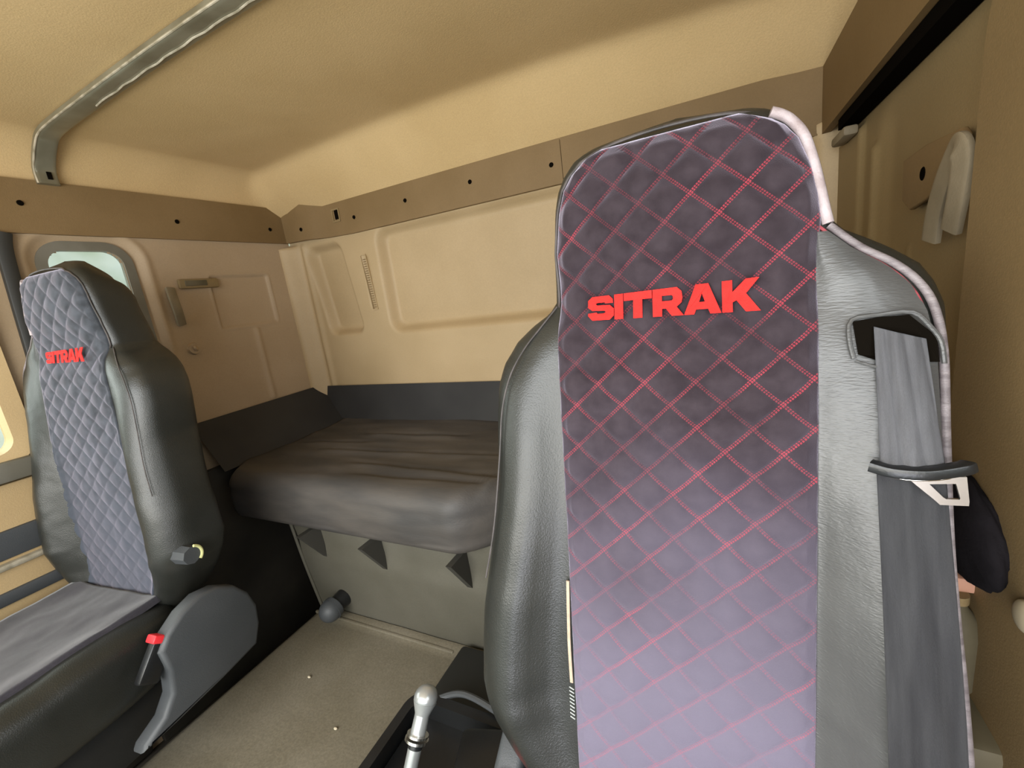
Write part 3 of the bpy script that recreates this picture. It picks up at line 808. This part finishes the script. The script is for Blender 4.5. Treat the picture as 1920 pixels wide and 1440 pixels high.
# ------------------------------------------------------------------ bunk
bunk = empty('bunk_bed', (-.83, 1.25, -.74), 'black padded bunk across the rear of the cab', 'bunk')
def yfront(x):
    y = .895 + .0 * x
    y += .07 * (1 - sstep(-1.80, -1.72, x))
    y += .17 * sstep(-.73, -.50, x)
    return y
def mtop(x, y):
    z = -.545 - .010 * sin(pi * min(1, max(0, (y - .95) / .6)))
    z += .006 * fbm((x * 2.2, y * 5, 3)) * 1.4
    for yc, sl, x0, x1, d in ((1.22, .04, -1.55, -.6, .010), (1.08, -.05, -1.3, -.2, .008), (1.40, .03, -1.5, -.9, .010), (1.00, .02, -1.2, -.4, .006), (1.33, .10, -1.8, -1.3, .008)):
        k = sstep(x0, x0 + .15, x) * (1 - sstep(x1 - .15, x1, x))
        z -= d * k * gauss(y, yc + sl * (x + 1), .012) - d * .7 * k * gauss(y, yc + sl * (x + 1) - .03, .02)
    return z
def mat_f(u, v):
    x = lerp(-1.79, XRW - .02, u)
    yf = yfront(x); r = .045; zb0 = -.728
    sag = .006 * fbm((x * 3, 0, 9))
    # v: 0 underside back -> front bottom -> front face -> top -> back
    if v < .08: return Vector((x, lerp(1.50, yf + .03, v / .08), zb0 - .010))
    if v < .20:
        t = (v - .08) / .12; a = -pi / 2 - t * pi / 2
        return Vector((x, yf + .03 + .03 * cos(a), zb0 + .02 + .03 * sin(a) + 0 * sag))
    if v < .28:
        t = (v - .20) / .08
        return Vector((x, yf + .004 * fbm((x * 6, t * 2, 2)) - .006 * sin(pi * t), lerp(zb0 + .02, -.610, t)))
    if v < .42:
        t = (v - .28) / .14; a = pi - t * pi / 2
        return Vector((x, yf + .065 + .065 * cos(a), lerp(-.610, mtop(x, yf + .065), sin(a))))
    t = (v - .42) / .58
    y = lerp(yf + .065, 1.575, t)
    return Vector((x if x > -1.74 or y < 1.0 else x, y, mtop(x, y)))
bm, V = grid(150, 120, mat_f)
bm.faces.new([r[0] for r in V][::-1]); bm.faces.new([r[-1] for r in V])
part('mattress', bm, M['bunk'], bunk, sharp=None)
# padded upright strips of the cover against the walls
bm = bmesh.new()
grid(40, 6, lambda u, v: Vector((lerp(XLW + .012, -1.79, v ** 1.0 if v > .5 else v), lerp(.93, 1.59, u), lerp(-.368 - .004 * u, -.56, v))) if v > 0 else Vector((XLW + .012, lerp(.93, 1.59, u), -.368)), bm)
part('side_skirt', bm, M['bunkdark'], bunk, label='dark cover turned up against the left wall')
bm = bmesh.new()
grid(60, 6, lambda u, v: Vector((lerp(XLW + .012, XRW - .01, u), lerp(1.585, 1.555, v), lerp(-.374, -.56, v))), bm)
part('back_skirt', bm, M['bunkdark'], bunk, label='dark cover turned up against the back wall')
bm = bmesh.new(); box(bm, (-.77, 1.27, -.752), (1.95, .52, .025)); part('bunk_board', bm, M['plastic'], bunk, smooth=False)

# panel beneath the bunk with gussets
YP = .965
bm = bmesh.new()
def pan_f(u, v):
    x = lerp(-1.535 + .045 * (1 - v), XRW - .02, u); z = lerp(-1.16, -.735, v)
    y = YP + .010 * sstep(.55, .75, v) + .025 * (1 - v)
    if u == 0: y += 0
    return Vector((x, y, z))
bm, _ = grid(60, 40, pan_f)
pn = struct(part('wall_front_of_storage', bm, M['panel'], sharp=None))
pn.name = 'wall_bunk'
bm = bmesh.new()   # panel return going back on its left side
bm, _ = grid(6, 10, lambda u, v: Vector((lerp(-1.535 + .045 * (1 - v), -1.60, u), lerp(YP + .012 + .015 * (1 - v), 1.35, u), lerp(-1.16, -.735, v))))
struct(part('trim_7', bm, M['panel'], sharp=None))
bm = bmesh.new()
tube(bm, [(-1.533, YP + .004, -.74), (-1.515, YP + .010, -.95), (-1.492, YP + .02, -1.15)], .006, 8); struct(part('trim_8', bm, M['panel']))
for gx, lb in ((-1.375, 'leftmost dark triangular bracket under the bunk'), (-1.075, 'middle dark triangular bracket under the bunk'), (-.725, 'dark triangular bracket under the bunk nearest the big seat')):
    bm = bmesh.new()
    prism(bm, [(YP - .075, -.766), (YP + .014, -.766), (YP + .014, -.905)], lambda a, b, d: (gx - d, a, b), 0, .02)
    tag(part('shelf_bracket', bm, M['gusset'], origin=(gx, YP, -.76), smooth=False), lb, 'bracket', 'triangular brackets under the bunk')

# engine tunnel and floor
ZT = -1.16
bm = bmesh.new()
def tun_f(u, v):
    # across X with rounded left shoulder, v along Y
    prof = [(-1.50, FLOOR), (-1.50, ZT - .03), (-1.497, ZT - .012), (-1.487, ZT - .003), (-1.475, ZT)]
    n = 60; i = round(u * n)
    if i < 5: x, z = prof[i]
    else: x = lerp(-1.47, XRW - .03, (i - 5) / (n - 5)); z = ZT + .0025 * fbm((x * 5, v * 9, 1))
    y = lerp(-.4, .985, v)
    if i >= 5: z += .012 * sstep(.972, .985, v) - .0 
    return Vector((x, y, z))
bm, _ = grid(60, 70, tun_f)
struct(part('floor_tunnel', bm, M['tunnel'], sharp=None)).name = 'floor_raised'
bm = bmesh.new()
box(bm, (-1.16, .955, ZT + .004), (.66, .012, .012), bev=.004)
struct(part('trim_9', bm, M['tunnel']))
bm = bmesh.new(); box(bm, ((XLW + XRW) / 2, (YF + YB) / 2, FLOOR - .02), (XRW - XLW, YB - YF, .04)); struct(part('floor', bm, M['floor'], smooth=False))
# crumbs on the tunnel mat
for (x, y, lb) in ((-1.02, .62, 'pale crumb on the tunnel mat, middle'), (-1.30, .40, 'pale crumb on the tunnel mat near the left seat'), (-1.12, .40, 'pale crumb on the tunnel mat near the bottom of the photo'), (-1.25, .72, 'pale crumb on the tunnel mat in line with the grey ball')):
    bm = bmesh.new(); sph(bm, (x, y, ZT + .003), .005, (1.3, .8, .6), 8, 6)
    tag(part('crumb', bm, M['speck'], origin=(x, y, ZT)), lb, 'crumb', 'crumbs on the tunnel mat')

# grey ball knob against the panel
kb = empty('ball_knob', (-1.335, .95, -1.06), 'dark grey ball-headed knob at the foot of the panel under the bunk', 'knob')
bm = bmesh.new(); sph(bm, (-1.345, .915, -1.085), .041, (1, 1, 1), 28, 20); cyl(bm, (-1.345, .92, -1.085), (-1.345, .940, -1.082), .043, .040, 28); part('ball', bm, M['cover'], kb)
bm = bmesh.new(); cyl(bm, (-1.345, .935, -1.082), (-1.345, .985, -1.08), .030, .034, 20); part('stem', bm, M['plastic'], kb)

# ------------------------------------------------------------------ console beside the near seat
cs = empty('gear_console', (-.58, .50, ZT), 'black plastic console tray between the tunnel and the near seat', 'console')
CT = -1.005
bm = bmesh.new()
ringprism(bm, rrect(-.575, .45, .37, .50, .05, 6), rrect(-.575, .45, .32, .45, .035, 6), lambda a, b, d: (a - .5 * (d < .05) * .06, b, ZT + d), 0, CT - ZT)
part('tray_rim', bm, M['plastic'], cs, sharp=30)
bm = bmesh.new(); prism(bm, rrect(-.575, .45, .33, .46, .04), lambda a, b, d: (a, b, ZT + d), .08, .10); part('tray_bottom', bm, M['plastic'], cs, smooth=False)
bm = bmesh.new(); box(bm, (-.49, .58, CT), (.11, .14, .07), Matrix.Rotation(.3, 3, 'Z'), .015); part('switch_block', bm, M['plastic'], cs)
bm = bmesh.new()
bm, _ = grid(24, 8, lambda u, v: Vector((-.585 + (.065 - .04 * v + .005 * sin(v * 25)) * cos(2 * pi * u), .45 + (.065 - .04 * v + .005 * sin(v * 25)) * sin(2 * pi * u), CT - .05 + .11 * v)), wrap=True)
part('lever_boot', bm, M['leather'], cs)
bm = bmesh.new(); tube(bm, [(-.71, .69, CT - .02), (-.62, .715, CT + .012), (-.50, .70, CT + .010), (-.42, .68, CT)], .008, 8)
part('tray_edge', bm, M['cover'], cs)
bm = bmesh.new(); box(bm, (-.545, .84, ZT + .02), (.50, .25, .045), bev=.015)
part('pit_shade', bm, M['rubber'], cs)  # black slab painted in for the shadowed pit behind the console
lv = empty('gear_lever', (-.575, .44, -.95), 'silver metal lever with rounded head standing beside the near seat', 'lever')
p0 = Vector((-.578, .440, -.945)); p1 = Vector((-.565, .544, -.79)); d = (p1 - p0).normalized()
bm = bmesh.new(); cyl(bm, p0, p0 + d * .095, .013, .014, 20); cyl(bm, p0 + d * .115, p0 + d * .155, .0155, .015, 20); part('rod', bm, M['silver'], lv)
bm = bmesh.new(); cyl(bm, p0 + d * .105, p0 + d * .110, .024, seg=24); cyl(bm, p0 + d * .114, p0 + d * .118, .022, seg=24); part('collar', bm, M['metal'], lv)
bm = bmesh.new(); cyl(bm, p0 + d * .093, p0 + d * .107, .0145, seg=20); part('sleeve', bm, M['plastic'], lv)
bm = bmesh.new(); cyl(bm, p0 + d * .152, p0 + d * .175, .015, .024, 24); sph(bm, p0 + d * .182, .0245, (1, 1, .9), 24, 16); part('head', bm, M['silver'], lv)
bm = bmesh.new()
bm, _ = grid(10, 14, lambda u, v: Vector((-.415 + .022 * u - .01 * v, .56 - .03 * v + .008 * sin(u * 6), CT - .02 + .12 * (1 - v) + .01 * sin(v * 7))))
bmesh.ops.solidify(bm, geom=bm.faces[:], thickness=.003)
tag(part('cloth_rag', bm, M['white'], origin=(-.44, .61, -1.05), sharp=None), 'strip of pale cloth tucked in the console beside the near seat', 'rag')

# ------------------------------------------------------------------ camera
R = ((.8979068, -.0217674, -.4396470), (.4211113, -.2483477, .8723467), (-.1281741, -.9684263, -.2138266))
cd = bpy.data.cameras.new('camera'); cam = bpy.data.objects.new('camera', cd); COL.objects.link(cam)
cd.sensor_width = 36; cd.lens = 807.9 / 1920 * 36; cd.clip_start = .01
mt = Matrix(((R[0][0], -R[0][1], -R[0][2], 0), (R[1][0], -R[1][1], -R[1][2], 0), (R[2][0], -R[2][1], -R[2][2], 0), (0, 0, 0, 1)))
cam.matrix_world = mt
sc.camera = cam

# ------------------------------------------------------------------ light
w = bpy.data.worlds.new('world'); sc.world = w; w.use_nodes = True
nt = w.node_tree; bg = nt.nodes['Background']
tc = nt.nodes.new('ShaderNodeTexCoord'); nz = nt.nodes.new('ShaderNodeTexNoise'); nz.inputs['Scale'].default_value = 9; nz.inputs['Detail'].default_value = 4
nt.links.new(tc.outputs['Generated'], nz.inputs['Vector'])
rp = nt.nodes.new('ShaderNodeValToRGB'); rp.color_ramp.elements[0].position = .35; rp.color_ramp.elements[1].position = .6
rp.color_ramp.elements[0].color = (.50, .62, .48, 1); rp.color_ramp.elements[1].color = (.90, 1.0, .98, 1)
nt.links.new(nz.outputs['Fac'], rp.inputs['Fac']); nt.links.new(rp.outputs['Color'], bg.inputs['Color'])
bg.inputs['Strength'].default_value = 1.0
def area(name, loc, tgt, sx, sy, e, col=(1, 1, 1), spread=180):
    l = bpy.data.lights.new(name, 'AREA'); l.shape = 'RECTANGLE'; l.size = sx; l.size_y = sy; l.energy = e; l.color = col
    l.spread = math.radians(spread)
    o = bpy.data.objects.new(name, l); COL.objects.link(o); o.location = loc
    o.rotation_euler = (Vector(tgt) - Vector(loc)).to_track_quat('-Z', 'Y').to_euler()
    return o
area('windshield_daylight', (-.6, -1.15, .32), (-.6, .6, -.35), 2.2, .65, 46, (.93, .96, 1.0))
area('upward_fill', (-.7, -1.0, -.25), (-.9, 1.5, .5), 2.0, .5, 30, (1.0, .95, .86))  # added fill aimed up to brighten the ceiling and back wall
area('lower_seat_fill', (.12, -.42, -.62), (-.05, .52, -.62), .45, .35, 5.5, (.86, .88, 1.0))  # added fill inside the cab to brighten the lower seat
area('right_window_daylight', (.62, .05, .15), (-.2, .45, -.1), .9, .6, 9, (.95, .97, 1.0))
area('left_window_daylight', (-2.3, .0, .15), (-1.2, .4, -.3), 1.0, .6, 9, (.95, .98, 1.0))
sc.view_settings.view_transform = 'Standard'
sc.view_settings.exposure = 0
